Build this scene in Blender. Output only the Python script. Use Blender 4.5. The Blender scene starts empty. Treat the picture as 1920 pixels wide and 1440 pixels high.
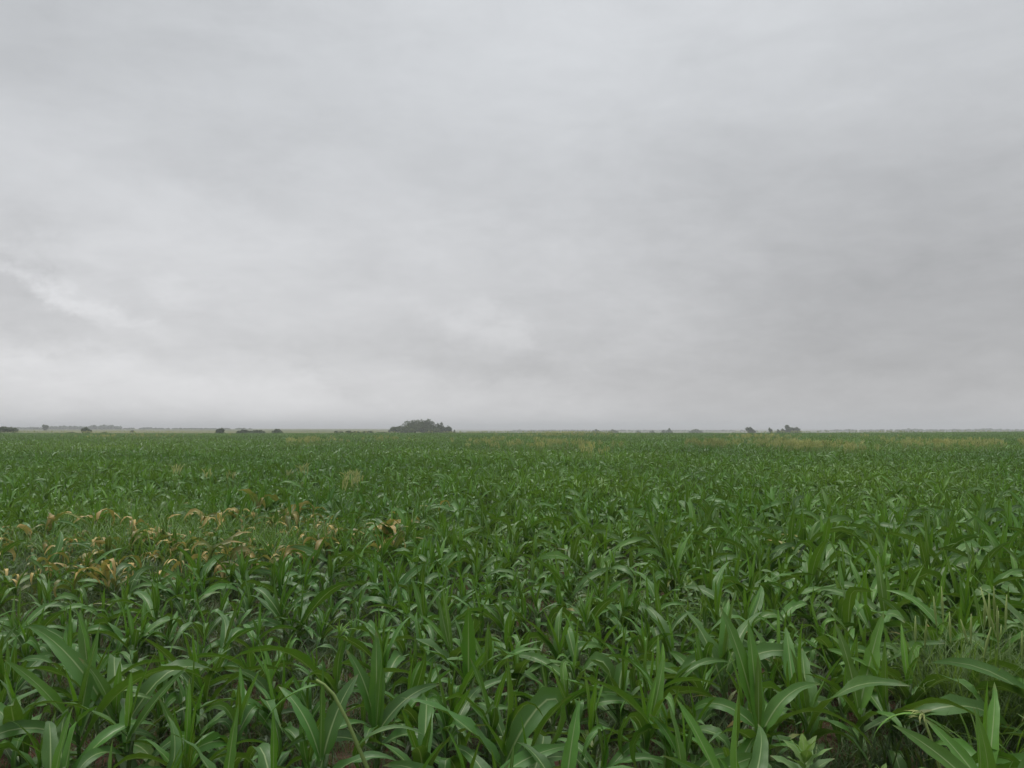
import bpy, math, random
import numpy as np
from mathutils import Vector

R = math.radians
random.seed(7)
rng = np.random.default_rng(7)
scn = bpy.context.scene
C = scn.collection

# ------------------------------------------------------------------ camera
F = 1536.0                      # focal length in pixels of the 1920 wide photograph
HORIZON = 803.0                 # its horizon row
CAM_Z = 2.5
cam_d = bpy.data.cameras.new('camera')
cam = bpy.data.objects.new('camera', cam_d)
C.objects.link(cam)
cam_d.sensor_width = 36.0
cam_d.lens = 36.0 * F / 1920.0
cam_d.clip_start = 0.05
cam_d.clip_end = 20000.0
PITCH = math.atan((HORIZON - 720.0) / F)
cam.location = (0, 0, CAM_Z)
cam.rotation_euler = (math.pi / 2 + PITCH, 0, 0)
scn.camera = cam


def spot(px, D, z=0.0):
    """Ground place seen in column px of the photograph at D metres ahead."""
    depth = D * math.cos(PITCH) + (z - CAM_Z) * math.sin(PITCH)
    return ((px - 960.0) / F * depth, D, z)


# ------------------------------------------------------------------ world: overcast cloud deck
world = bpy.data.worlds.new('World')
scn.world = world
world.use_nodes = True
wt = world.node_tree
wt.nodes.clear()


class Nodes:
    def __init__(self, tree):
        self.t = tree

    def new(self, kind, **kw):
        n = self.t.nodes.new(kind)
        for k, v in kw.items():
            setattr(n, k, v)
        return n

    def link(self, a, b):
        self.t.links.new(a, b)

    def _set(self, sock, v):
        if isinstance(v, bpy.types.NodeSocket):
            self.t.links.new(v, sock)
        else:
            sock.default_value = v

    def math(self, op, a, b=0.0, c=None, clamp=False):
        n = self.new('ShaderNodeMath', operation=op, use_clamp=clamp)
        self._set(n.inputs[0], a)
        self._set(n.inputs[1], b)
        if c is not None:
            self._set(n.inputs[2], c)
        return n.outputs[0]

    def mix(self, f, a, b, blend='MIX'):
        n = self.new('ShaderNodeMix', data_type='RGBA', blend_type=blend)
        self._set(n.inputs['Factor'], f)
        self._set(n.inputs[6], a)
        self._set(n.inputs[7], b)
        return n.outputs[2]

    def noise(self, vec, scale, detail=4.0, rough=0.5, dist=0.0):
        n = self.new('ShaderNodeTexNoise')
        if vec is not None:
            self.link(vec, n.inputs['Vector'])
        n.inputs['Scale'].default_value = scale
        n.inputs['Detail'].default_value = detail
        n.inputs['Roughness'].default_value = rough
        n.inputs['Distortion'].default_value = dist
        return n.outputs['Fac']

    def remap(self, v, a, b, c, d, smooth=False):
        n = self.new('ShaderNodeMapRange')
        if smooth:
            n.interpolation_type = 'SMOOTHSTEP'
        self._set(n.inputs[0], v)
        for i, x in enumerate((a, b, c, d)):
            n.inputs[i + 1].default_value = x
        return n.outputs[0]

    def ramp(self, v, stops):
        n = self.new('ShaderNodeValToRGB')
        self.link(v, n.inputs[0])
        e = n.color_ramp.elements
        while len(e) < len(stops):
            e.new(0.5)
        for k, (p, c) in enumerate(stops):
            e[k].position = p
            e[k].color = (*c, 1.0)
        return n.outputs[0]


SUN_EL, SUN_AZ = R(66), R(-35)          # sun behind the cloud, high, ahead and to the left
W = Nodes(wt)
geo = W.new('ShaderNodeTexCoord').outputs['Generated']
sep = W.new('ShaderNodeSeparateXYZ')
W.link(geo, sep.inputs[0])
az = W.math('MULTIPLY', W.math('ARCTAN2', sep.outputs[0], sep.outputs[1]), 10.0)      # tenths of a radian
el = W.math('MULTIPLY', W.math('ARCSINE', sep.outputs[2]), 10.0)


def cloud_noise(scale, rot, stretch, detail, rough, dist=0.0, off=(0, 0, 0)):
    m = W.new('ShaderNodeMapping')
    W.link(geo, m.inputs['Vector'])
    m.inputs['Location'].default_value = off
    m.inputs['Rotation'].default_value = (0, R(rot), 0)
    m.inputs['Scale'].default_value = stretch
    return W.math('SUBTRACT', W.noise(m.outputs[0], scale, detail, rough, dist), 0.5)


tone = W.math('ADD', 0.59, 0.0)
# broad cloud masses: (column, row of the photograph, half width, half height in px, tilt, change in brightness)
MASSES = [
    (1720, 540, 460, 330, 0, -0.140), (1950, 700, 420, 220, 0, -0.055), (1330, 330, 200, 90, 20, -0.030),
    (980, 0, 420, 190, 0, 0.035), (1500, 60, 420, 200, 0, 0.040), (60, 60, 360, 230, 0, -0.070),
    (480, 750, 460, 70, 3, 0.100), (150, 700, 300, 80, 0, 0.050), (330, 440, 400, 160, 14, 0.050),
    (15, 548, 110, 44, 34, -0.075), (165, 588, 80, 22, 24, 0.12), (120, 645, 210, 34, 14, -0.060),
    (560, 430, 340, 60, 27, -0.030), (880, 590, 120, 26, 20, 0.055), (1010, 640, 70, 22, 22, 0.040), (330, 560, 120, 22, 20, 0.045), (60, 690, 90, 20, 10, 0.05), (940, 690, 300, 44, 10, -0.060),
    (600, 690, 170, 30, 22, -0.045), (1350, 690, 330, 90, 0, -0.030), (960, 470, 260, 60, 18, 0.020),
    (760, 300, 300, 60, 20, -0.020), (300, 793, 900, 15, 0, -0.050)]
# soft warping of the masses so that no outline is a clean ellipse
wx = W.math('MULTIPLY', cloud_noise(9.0, 0, (1, 1, 1.6), 7, 0.66), 3.2)
wy = W.math('MULTIPLY', cloud_noise(8.0, 0, (1, 1, 1.6), 6, 0.62, 0, (5, 3, 1)), 1.1)
azw = W.math('ADD', az, wx)
elw = W.math('ADD', el, wy)
for (px, py, hw, hh, tilt, amp) in MASSES:
    a0 = math.atan2(px - 960, F) * 10
    e0 = math.atan2(HORIZON - py, F) * 10
    sw, sh = hw / F * 10, hh / F * 10
    ct, st = math.cos(R(tilt)), math.sin(R(tilt))
    dx = W.math('SUBTRACT', azw, a0)
    dy = W.math('SUBTRACT', elw if hh > 17 else el, e0)
    u = W.math('ADD', W.math('MULTIPLY', dx, ct / sw), W.math('MULTIPLY', dy, -st / sw))
    v = W.math('ADD', W.math('MULTIPLY', dx, st / sh), W.math('MULTIPLY', dy, ct / sh))
    r2 = W.math('ADD', W.math('MULTIPLY', u, u), W.math('MULTIPLY', v, v))
    g = W.math('POWER', 2.718, W.math('MULTIPLY', r2, -1.0))
    tone = W.math('ADD', tone, W.math('MULTIPLY', g, amp))
tone = W.math('ADD', tone, W.math('MULTIPLY', cloud_noise(2.6, 24, (1, 1, 3.2), 6, 0.55, 0.5), 0.12))
tone = W.math('ADD', tone, W.math('MULTIPLY', cloud_noise(6.5, 26, (1, 1, 2.6), 7, 0.60, 0.6, (2, 7, 4)), 0.12))
tone = W.math('ADD', tone, W.math('MULTIPLY', cloud_noise(17.0, 22, (1, 1, 3.0), 6, 0.62, 0.5, (9, 1, 3)), W.remap(el, 0.3, 3.2, 0.12, 0.05)))
# an overcast sky grows brighter towards the zenith
tone = W.math('MULTIPLY', tone, W.remap(el, 5.0, 14.0, 1.0, 2.1, True))
warm = W.remap(el, 0.2, 4.6, 0.0, 1.0, True)
tint = W.mix(warm, (1.000, 1.0, 1.016, 1), (0.970, 1.0, 1.035, 1))
vm = W.new('ShaderNodeVectorMath', operation='SCALE')
W.link(tint, vm.inputs[0])
W.link(W.math('MULTIPLY', tone, 10.6), vm.inputs['Scale'])
sky = W.new('ShaderNodeTexSky', sky_type='NISHITA')
sky.sun_disc = False
sky.sun_elevation = SUN_EL
sky.sun_rotation = SUN_AZ
deck = W.mix(0.97, sky.outputs[0], vm.outputs[0])
bg = W.new('ShaderNodeBackground')
W.link(deck, bg.inputs['Color'])
bg.inputs['Strength'].default_value = 0.1
wo = W.new('ShaderNodeOutputWorld')
W.link(bg.outputs[0], wo.inputs['Surface'])
world.cycles.sampling_method = 'MANUAL'
world.cycles.sample_map_resolution = 512

sun_d = bpy.data.lights.new('sun', 'SUN')
sun_d.energy = 1.5
sun_d.angle = R(24)
sun_d.color = (1.0, 0.97, 0.92)
sun = bpy.data.objects.new('sun', sun_d)
C.objects.link(sun)
sd = Vector((math.sin(SUN_AZ) * math.cos(SUN_EL), math.cos(SUN_AZ) * math.cos(SUN_EL), math.sin(SUN_EL)))
sun.rotation_euler = (-sd).to_track_quat('-Z', 'Y').to_euler()
sun.location = (0, 0, 60)

vs = scn.view_settings
vs.view_transform = 'Standard'
vs.look = 'None'
vs.exposure = 0.0
vs.gamma = 1.0
vs.use_curve_mapping = False
cy = scn.cycles
cy.max_bounces = 6
cy.diffuse_bounces = 3
cy.glossy_bounces = 2
cy.transmission_bounces = 4
cy.transparent_max_bounces = 8
cy.volume_bounces = 0
cy.use_denoising = True
cy.caustics_reflective = False
cy.caustics_refractive = False
cy.sample_clamp_indirect = 4.0


# ------------------------------------------------------------------ helpers
def mat(name):
    m = bpy.data.materials.new(name)
    m.use_nodes = True
    m.node_tree.nodes.clear()
    return m, Nodes(m.node_tree)


def thing(name, loc, label, cat, group=None):
    o = bpy.data.objects.new(name, None)
    C.objects.link(o)
    o.location = loc
    o.empty_display_size = 0.1
    o['label'] = label
    o['category'] = cat
    if group:
        o['group'] = group
    return o


def part(name, me, parent, loc=(0, 0, 0), rot=(0, 0, 0), scale=None, label=None):
    o = bpy.data.objects.new(name, me)
    C.objects.link(o)
    o.parent = parent
    o.location = loc
    o.rotation_euler = rot
    if scale is not None:
        o.scale = (scale,) * 3 if isinstance(scale, (int, float)) else scale
    if label:
        o['label'] = label
    return o


class Geo:
    """Collects quads and triangles with uv and an 'age' value per vertex."""

    def __init__(self):
        self.v, self.f, self.uv, self.age, self.n = [], [], [], [], 0

    def add(self, v, f, uv, age):
        v = np.asarray(v, float)
        self.v.append(v)
        self.f.extend([[i + self.n for i in q] for q in f])
        self.uv.append(np.asarray(uv, float))
        self.age.append(np.broadcast_to(np.asarray(age, float), (len(v),)))
        self.n += len(v)

    def merge(self, g, M=None, loc=(0, 0, 0), s=1.0):
        v = np.concatenate(g.v)
        if M is not None:
            v = v @ M.T
        self.add(v * s + np.asarray(loc), g.f, np.concatenate(g.uv), np.concatenate(g.age))

    def mesh(self, name, m):
        v = np.concatenate(self.v)
        uv = np.concatenate(self.uv)
        age = np.concatenate(self.age)
        me = bpy.data.meshes.new(name)
        me.from_pydata(v.tolist(), [], self.f)
        loops = np.empty(len(me.loops), np.int32)
        me.loops.foreach_get('vertex_index', loops)
        me.uv_layers.new(name='UVMap').data.foreach_set('uv', uv[loops].astype(np.float32).ravel())
        at = me.attributes.new('age', 'FLOAT', 'POINT')
        at.data.foreach_set('value', age.astype(np.float32))
        me.polygons.foreach_set('use_smooth', np.ones(len(me.polygons), bool))
        me.materials.append(m)
        return me


def rotz(a):
    c, s = math.cos(a), math.sin(a)
    return np.array([[c, -s, 0], [s, c, 0], [0, 0, 1.0]])


def smooth_noise(x, y, scale, seed):
    """Value noise in [0,1] over the field, for patchy growth."""
    g = np.random.default_rng(seed).random((64, 64))
    u, v = np.asarray(x) / scale + 500, np.asarray(y) / scale + 500
    i, j = np.floor(u).astype(int), np.floor(v).astype(int)
    a, b = u - i, v - j
    a, b = a * a * (3 - 2 * a), b * b * (3 - 2 * b)
    p = lambda m, n: g[m % 64, n % 64]
    return (p(i, j) * (1 - a) + p(i + 1, j) * a) * (1 - b) + (p(i, j + 1) * (1 - a) + p(i + 1, j + 1) * a) * b


def elevation(x, y):
    """The lie of the land: level field, slow swells farther off, the right side a little higher."""
    x, y = np.asarray(x, float), np.asarray(y, float)
    far = np.clip((y - 80) / 350, 0, 1)
    swell = far * (0.55 * np.clip((x - 30) / 130, 0, 1.5) + 0.35 * np.clip((-x - 70) / 120, 0, 1) + 0.12 * np.sin(x / 47.0 + y / 160.0))
    # beyond the crop the plain sinks gently on the right
    return swell - 6.0 * np.clip((y - 345) / 420, 0, 1) * np.clip((x / np.maximum(y, 1) + 0.16) / 0.12, 0, 1)


def blade(L, Wd, e0, e1, p=1.3, nseg=11, half=2, vee=0.35, wave=0.10, freq=3.0, twist=0.0, side=0.0, kink=None, age0=0.35, age1=0.45, base=0.5, wmax=0.33, ph=0.0, roll=0.0, notch=None):
    """One maize leaf blade: an arching strip with a creased midrib and rippled margins. Grows from the origin towards +X."""
    s = np.linspace(0, 1, nseg + 1)
    ang = R(e0) + (R(e1) - R(e0)) * s ** p
    if kink:
        ks, ka = kink
        ang = ang + R(ka) * (1 / (1 + np.exp(-(s - ks) * 28)))
    ds = L / nseg
    yaw = R(side) * s ** 1.4
    dx, dz = np.cos(ang) * ds, np.sin(ang) * ds
    T = np.stack([np.cos(ang) * np.cos(yaw), np.cos(ang) * np.sin(yaw), np.sin(ang)], 1)
    P = np.zeros((nseg + 1, 3))
    P[1:] = np.cumsum((T[:-1] + T[1:]) / 2 * ds, 0)
    S0 = np.stack([-np.sin(yaw), np.cos(yaw), np.zeros_like(yaw)], 1)
    N0 = np.cross(T, S0)
    tw = R(twist) * s ** 1.2 + R(roll)
    S = S0 * np.cos(tw)[:, None] + N0 * np.sin(tw)[:, None]
    N = np.cross(T, S)
    w = np.where(s < wmax, base + (1 - base) * np.sin(np.clip(s / wmax, 0, 1) * math.pi / 2), (np.clip(1 - ((s - wmax) / (1 - wmax)) ** 1.7, 0, 1)) ** 0.85)
    w = np.maximum(w, 0.015) * Wd * 0.57
    cols = np.linspace(-1, 1, 2 * half + 1)
    V, UV, A = [], [], []
    amp = wave * Wd * np.sin(np.clip(s * 1.15, 0, 1) * math.pi)
    for c in cols:
        a = abs(c)
        rip = amp * np.sin(freq * 2 * math.pi * s + ph + (1.9 if c > 0 else 0)) * a ** 2
        vv = vee * (1 - 0.75 * s) * a
        rag = 1.0 - (rng.random(nseg + 1) ** 3) * 0.30 * (a > 0.9) * (nseg > 6)
        V.append(P + S * (w * c * rag * np.sqrt(np.maximum(0.05, 1 - (vv * 0.8) ** 2)))[:, None] + N * (w * vv + rip - 0.12 * w * (1 - a))[:, None])
        UV.append(np.stack([np.full_like(s, 0.5 + 0.5 * c), s], 1))
        A.append(age0 + (age1 - age0) * s ** 2)
    k = 2 * half + 1
    V = np.stack(V, 1).reshape(-1, 3)
    UV = np.stack(UV, 1).reshape(-1, 2)
    A = np.stack(A, 1).reshape(-1)
    f = [[i * k + j, i * k + j + 1, (i + 1) * k + j + 1, (i + 1) * k + j] for i in range(nseg) for j in range(k - 1)]
    g = Geo()
    g.add(V, f, UV, A)
    return g


def tube(pts, radii, sides=6, age=0.3, cap=True):
    pts = np.asarray(pts, float)
    n = len(pts)
    T = np.gradient(pts, axis=0)
    T /= np.linalg.norm(T, axis=1)[:, None] + 1e-9
    ref = np.array([0.0, 1.0, 0.0]) if abs(T[0][1]) < 0.9 else np.array([1.0, 0, 0])
    A = np.cross(T, ref)
    A /= np.linalg.norm(A, axis=1)[:, None] + 1e-9
    B = np.cross(T, A)
    t = np.arange(sides) / sides * 2 * math.pi
    ring = A[:, None, :] * np.cos(t)[None, :, None] + B[:, None, :] * np.sin(t)[None, :, None]
    V = pts[:, None, :] + ring * np.asarray(radii, float)[:, None, None]
    f = [[i * sides + j, i * sides + (j + 1) % sides, (i + 1) * sides + (j + 1) % sides, (i + 1) * sides + j] for i in range(n - 1) for j in range(sides)]
    if cap:
        f.append([(n - 1) * sides + j for j in range(sides)])
    uv = np.stack(np.broadcast_arrays(0.25 + 0.2 * np.cos(t)[None, :], np.linspace(0, 1, n)[:, None]), -1).reshape(-1, 2)
    g = Geo()
    g.add(V.reshape(-1, 3), f, uv, age)
    return g


# ------------------------------------------------------------------ materials
def leaf_material(name, stops, rough=0.42, trans=0.17, midrib=True, spec=0.38, trans_tint=(0.34, 0.56, 0.05), vary=0.75):
    m, N = mat(name)
    at = N.new('ShaderNodeAttribute', attribute_name='age')
    oi = N.new('ShaderNodeObjectInfo')
    geo_ = N.new('ShaderNodeNewGeometry')
    uvn = N.new('ShaderNodeUVMap', uv_map='UVMap')
    su = N.new('ShaderNodeSeparateXYZ')
    N.link(uvn.outputs[0], su.inputs[0])
    patch = N.noise(geo_.outputs['Position'], 0.10, 3, 0.6)
    fine = N.noise(geo_.outputs['Position'], 14.0, 4, 0.65)
    a = N.math('ADD', at.outputs['Fac'], N.math('MULTIPLY', N.math('SUBTRACT', fine, 0.5), 0.22))
    a = N.math('ADD', a, N.math('MULTIPLY', N.math('SUBTRACT', oi.outputs['Random'], 0.5), 0.12))
    col = N.ramp(a, stops)
    val = N.math('ADD', 1.0 - vary / 2, N.math('MULTIPLY', oi.outputs['Random'], vary))
    broad = N.noise(geo_.outputs['Position'], 0.028, 4, 0.6)
    val = N.math('MULTIPLY', val, N.remap(patch, 0.3, 0.7, 0.84, 1.18))
    val = N.math('MULTIPLY', val, N.remap(broad, 0.35, 0.65, 0.76, 1.24))
    hsv = N.new('ShaderNodeHueSaturation')
    N.link(col, hsv.inputs['Color'])
    N.link(val, hsv.inputs['Value'])
    N.link(N.math('ADD', N.remap(patch, 0.3, 0.7, 0.512, 0.488), N.remap(broad, 0.35, 0.65, 0.012, -0.020)), hsv.inputs['Hue'])
    col = hsv.outputs[0]
    # fine parallel veins
    mp = N.new('ShaderNodeMapping')
    N.link(uvn.outputs[0], mp.inputs['Vector'])
    mp.inputs['Scale'].default_value = (42, 1.6, 1)
    vein = N.noise(mp.outputs[0], 1.0, 2, 0.5)
    col = N.mix(N.remap(vein, 0.35, 0.65, 0.0, 0.28), col, N.mix(1.0, col, (0.62, 0.66, 0.6, 1), 'MULTIPLY'))
    if midrib:
        # rust flecks, insect marks and browned tips
        fleck = N.noise(geo_.outputs['Position'], 55.0, 3, 0.6)
        col = N.mix(N.remap(fleck, 0.70, 0.76, 0.0, 0.6), col, (0.20, 0.17, 0.07, 1))
        tip = N.math('ADD', su.outputs[1], N.math('MULTIPLY', N.math('SUBTRACT', fine, 0.5), 0.35))
        col = N.mix(N.math('MULTIPLY', N.remap(tip, 0.93, 1.04, 0.0, 1.0), 0.6), col, (0.26, 0.19, 0.08, 1))
        d = N.math('ABSOLUTE', N.math('SUBTRACT', su.outputs[0], 0.5))
        wid = N.remap(su.outputs[1], 0.0, 0.9, 0.075, 0.03)
        rib = N.math('SUBTRACT', 1.0, N.math('DIVIDE', d, wid), clamp=True)
        rib = N.math('MULTIPLY', rib, N.remap(su.outputs[1], 0.75, 1.0, 1.0, 0.1))
        col = N.mix(rib, col, (0.30, 0.39, 0.16, 1))
    # the underside is paler and duller
    col = N.mix(N.math('MULTIPLY', geo_.outputs['Backfacing'], 0.2), col, N.mix(0.5, col, (0.13, 0.20, 0.09, 1)))
    b = N.new('ShaderNodeBump')
    b.inputs['Strength'].default_value = 0.45
    b.inputs['Distance'].default_value = 0.002
    N.link(vein, b.inputs['Height'])
    p = N.new('ShaderNodeBsdfPrincipled')
    N.link(col, p.inputs['Base Color'])
    N.link(b.outputs[0], p.inputs['Normal'])
    N.link(N.remap(fine, 0.3, 0.7, rough - 0.08, rough + 0.12), p.inputs['Roughness'])
    p.inputs['Specular IOR Level'].default_value = spec
    tr = N.new('ShaderNodeBsdfTranslucent')
    N.link(N.mix(0.45, col, (*trans_tint, 1)), tr.inputs['Color'])
    mx = N.new('ShaderNodeMixShader')
    mx.inputs[0].default_value = trans
    N.link(p.outputs[0], mx.inputs[1])
    N.link(tr.outputs[0], mx.inputs[2])
    out = N.new('ShaderNodeOutputMaterial')
    N.link(mx.outputs[0], out.inputs['Surface'])
    return m


GREEN = [(0.0, (0.170, 0.330, 0.016)), (0.22, (0.105, 0.250, 0.016)), (0.42, (0.054, 0.162, 0.013)), (0.60, (0.060, 0.138, 0.017)), (0.76, (0.20, 0.21, 0.05)), (0.88, (0.60, 0.39, 0.13)), (1.0, (0.68, 0.50, 0.22))]
M_leaf = leaf_material('maize_leaf', GREEN)
M_stem = leaf_material('maize_stem', [(0.0, (0.16, 0.24, 0.05)), (0.5, (0.10, 0.17, 0.05)), (1.0, (0.22, 0.17, 0.10))], rough=0.5, trans=0.05, midrib=False)
M_grass = leaf_material('weed_grass', [(0.0, (0.080, 0.16, 0.022)), (0.5, (0.040, 0.092, 0.020)), (0.8, (0.13, 0.14, 0.055)), (1.0, (0.26, 0.20, 0.11))], rough=0.5, trans=0.2, midrib=False)
M_bright = leaf_material('bright_grass', [(0.0, (0.15, 0.27, 0.025)), (0.6, (0.095, 0.20, 0.022)), (1.0, (0.24, 0.24, 0.08))], rough=0.45, trans=0.25, midrib=False)
M_seed = leaf_material('seeding_grass', [(0.0, (0.07, 0.13, 0.035)), (0.45, (0.13, 0.17, 0.05)), (0.7, (0.34, 0.40, 0.12)), (1.0, (0.50, 0.50, 0.19))], rough=0.6, trans=0.25, midrib=False, trans_tint=(0.36, 0.40, 0.12), vary=0.3)
M_weed = leaf_material('broad_weed_leaf', [(0.0, (0.22, 0.35, 0.06)), (0.5, (0.13, 0.23, 0.075)), (1.0, (0.11, 0.19, 0.075))], rough=0.55, trans=0.2, midrib=True, spec=0.35)
M_pale = leaf_material('pale_stalk', [(0.0, (0.27, 0.36, 0.10)), (0.6, (0.30, 0.38, 0.13)), (1.0, (0.36, 0.36, 0.16))], rough=0.5, trans=0.1, midrib=False, vary=0.1)
M_fuzz = leaf_material('wild_grass', [(0.0, (0.13, 0.21, 0.05)), (0.5, (0.085, 0.15, 0.035)), (1.0, (0.22, 0.21, 0.09))], rough=0.55, trans=0.3, midrib=False, vary=0.3)
M_tree = leaf_material('tree_leaf', [(0.0, (0.036, 0.068, 0.018)), (0.5, (0.052, 0.085, 0.024)), (1.0, (0.085, 0.115, 0.034))], rough=0.6, trans=0.12, midrib=False, spec=0.3, vary=0.15)


def bark_material():
    m, N = mat('bark')
    g = N.new('ShaderNodeTexCoord')
    n = N.noise(g.outputs['Object'], 3.0, 6, 0.6)
    p = N.new('ShaderNodeBsdfPrincipled')
    N.link(N.ramp(n, [(0.3, (0.045, 0.036, 0.028)), (0.7, (0.12, 0.10, 0.08))]), p.inputs['Base Color'])
    p.inputs['Roughness'].default_value = 0.9
    o = N.new('ShaderNodeOutputMaterial')
    N.link(p.outputs[0], o.inputs['Surface'])
    return m


M_bark = bark_material()


def ground_material():
    m, N = mat('field_soil')
    g = N.new('ShaderNodeNewGeometry')
    pos = g.outputs['Position']
    s = N.new('ShaderNodeSeparateXYZ')
    N.link(pos, s.inputs[0])
    n1 = N.noise(pos, 1.3, 6, 0.62)
    n2 = N.noise(pos, 11.0, 6, 0.65)
    n3 = N.noise(pos, 60.0, 4, 0.6)
    soil = N.ramp(N.math('ADD', N.math('MULTIPLY', n1, 0.5), N.math('MULTIPLY', n2, 0.5)),
                  [(0.30, (0.034, 0.017, 0.011)), (0.50, (0.078, 0.037, 0.023)), (0.70, (0.140, 0.070, 0.044))])
    soil = N.mix(N.remap(n3, 0.56, 0.70, 0.0, 0.4), soil, (0.17, 0.12, 0.075, 1))
    # pasture beyond the crop: bleached green and straw, in broad patches
    f1 = N.noise(pos, 0.006, 5, 0.55)
    f2 = N.noise(pos, 0.05, 4, 0.6)
    past = N.ramp(N.math('ADD', N.math('MULTIPLY', f1, 0.65), N.math('MULTIPLY', f2, 0.35)),
                  [(0.36, (0.055, 0.082, 0.025)), (0.48, (0.105, 0.122, 0.045)), (0.62, (0.19, 0.18, 0.075))])
    col = N.mix(N.remap(s.outputs[1], 230, 300, 0.0, 1.0), soil, past)
    b = N.new('ShaderNodeBump')
    b.inputs['Strength'].default_value = 0.9
    b.inputs['Distance'].default_value = 0.04
    N.link(N.math('ADD', n2, N.math('MULTIPLY', n3, 0.3)), b.inputs['Height'])
    p = N.new('ShaderNodeBsdfPrincipled')
    N.link(col, p.inputs['Base Color'])
    N.link(b.outputs[0], p.inputs['Normal'])
    p.inputs['Roughness'].default_value = 0.92
    p.inputs['Specular IOR Level'].default_value = 0.2
    o = N.new('ShaderNodeOutputMaterial')
    N.link(p.outputs[0], o.inputs['Surface'])
    return m


# ------------------------------------------------------------------ ground: one sheet to the horizon
def build_ground():
    ys = np.concatenate([[-40, -15, -5], np.arange(0, 18, 0.16), 18 * 1.09 ** np.arange(0, 72)])
    xs_n = np.concatenate([-np.geomspace(9000, 14.2, 40), np.arange(-14, 14.01, 0.2), np.geomspace(14.2, 9000, 40)])
    X, Y = np.meshgrid(xs_n, ys)
    Z = elevation(X, Y)
    near = (Y > -2) & (Y < 25) & (np.abs(X) < 16)
    Z = Z + np.where(near, 0.05 * (smooth_noise(X, Y, 0.55, 3) - 0.5) + 0.035 * (smooth_noise(X, Y, 0.24, 4) - 0.5), 0)
    ny, nx = X.shape
    v = np.stack([X, Y, Z], -1).reshape(-1, 3)
    i = np.arange(ny - 1)[:, None] * nx + np.arange(nx - 1)[None, :]
    f = np.stack([i, i + 1, i + nx + 1, i + nx], -1).reshape(-1, 4)
    me = bpy.data.meshes.new('ground')
    me.from_pydata(v.tolist(), [], f.tolist())
    me.polygons.foreach_set('use_smooth', np.ones(len(me.polygons), bool))
    me.materials.append(ground_material())
    o = bpy.data.objects.new('ground', me)
    C.objects.link(o)
    o['kind'] = 'structure'
    o['label'] = 'reddish brown soil of the maize field running out to pale pasture'


build_ground()

# haze: rain-grey air over the whole plain
me = bpy.data.meshes.new('haze')
hx, hy0, hy1, hz0, hz1 = 9500.0, -60.0, 9300.0, -9.0, 26.0
me.from_pydata([(x, y, z) for z in (hz0, hz1) for (x, y) in ((-hx, hy0), (hx, hy0), (hx, hy1), (-hx, hy1))], [],
               [(0, 3, 2, 1), (4, 5, 6, 7), (0, 1, 5, 4), (1, 2, 6, 5), (2, 3, 7, 6), (3, 0, 4, 7)])
mh, N = mat('haze_air')
pv = N.new('ShaderNodeVolumePrincipled')
pv.inputs['Color'].default_value = (0.97, 0.985, 1.0, 1)
pv.inputs['Density'].default_value = 0.00045
o_ = N.new('ShaderNodeOutputMaterial')
N.link(pv.outputs[0], o_.inputs['Volume'])
me.materials.append(mh)
hz = bpy.data.objects.new('haze', me)
C.objects.link(hz)
hz['kind'] = 'stuff'
hz['label'] = 'thin grey rain haze over the plain'


# ------------------------------------------------------------------ scattering of what nobody could count
def scatter(name, label, pts, rot, scale, idx, meshes):
    col = bpy.data.collections.new(name + '_sources')
    for k, me_ in enumerate(meshes):
        col.objects.link(bpy.data.objects.new('%s_source_%02d' % (name, k), me_))
    me_ = bpy.data.meshes.new(name)
    me_.from_pydata(np.asarray(pts, float).tolist(), [], [])
    for an, ty, data, key in (('rot', 'FLOAT_VECTOR', rot, 'vector'), ('size', 'FLOAT', scale, 'value'), ('pick', 'INT', idx, 'value')):
        a = me_.attributes.new(an, ty, 'POINT')
        a.data.foreach_set(key, np.asarray(data, np.int32 if ty == 'INT' else np.float32).ravel())
    o = bpy.data.objects.new(name, me_)
    C.objects.link(o)
    o['kind'] = 'stuff'
    o['label'] = label
    ng = bpy.data.node_groups.new(name, 'GeometryNodeTree')
    ng.interface.new_socket('Geometry', in_out='INPUT', socket_type='NodeSocketGeometry')
    ng.interface.new_socket('Geometry', in_out='OUTPUT', socket_type='NodeSocketGeometry')
    n = ng.nodes
    gi, go = n.new('NodeGroupInput'), n.new('NodeGroupOutput')
    ci = n.new('GeometryNodeCollectionInfo')
    ci.inputs['Collection'].default_value = col
    ci.inputs['Separate Children'].default_value = True
    ci.inputs['Reset Children'].default_value = True
    ip = n.new('GeometryNodeInstanceOnPoints')

    def attr(an, ty):
        a = n.new('GeometryNodeInputNamedAttribute')
        a.data_type = ty
        a.inputs['Name'].default_value = an
        return a.outputs['Attribute']
    er = n.new('FunctionNodeEulerToRotation')
    L = ng.links.new
    L(gi.outputs[0], ip.inputs['Points'])
    L(ci.outputs[0], ip.inputs['Instance'])
    ip.inputs['Pick Instance'].default_value = True
    L(attr('pick', 'INT'), ip.inputs['Instance Index'])
    L(attr('rot', 'FLOAT_VECTOR'), er.inputs[0])
    L(er.outputs[0], ip.inputs['Rotation'])
    L(attr('size', 'FLOAT'), ip.inputs['Scale'])
    L(ip.outputs[0], go.inputs[0])
    o.modifiers.new('scatter', 'NODES').node_group = ng
    return o


# ------------------------------------------------------------------ maize: leaf library
U = random.uniform


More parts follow.
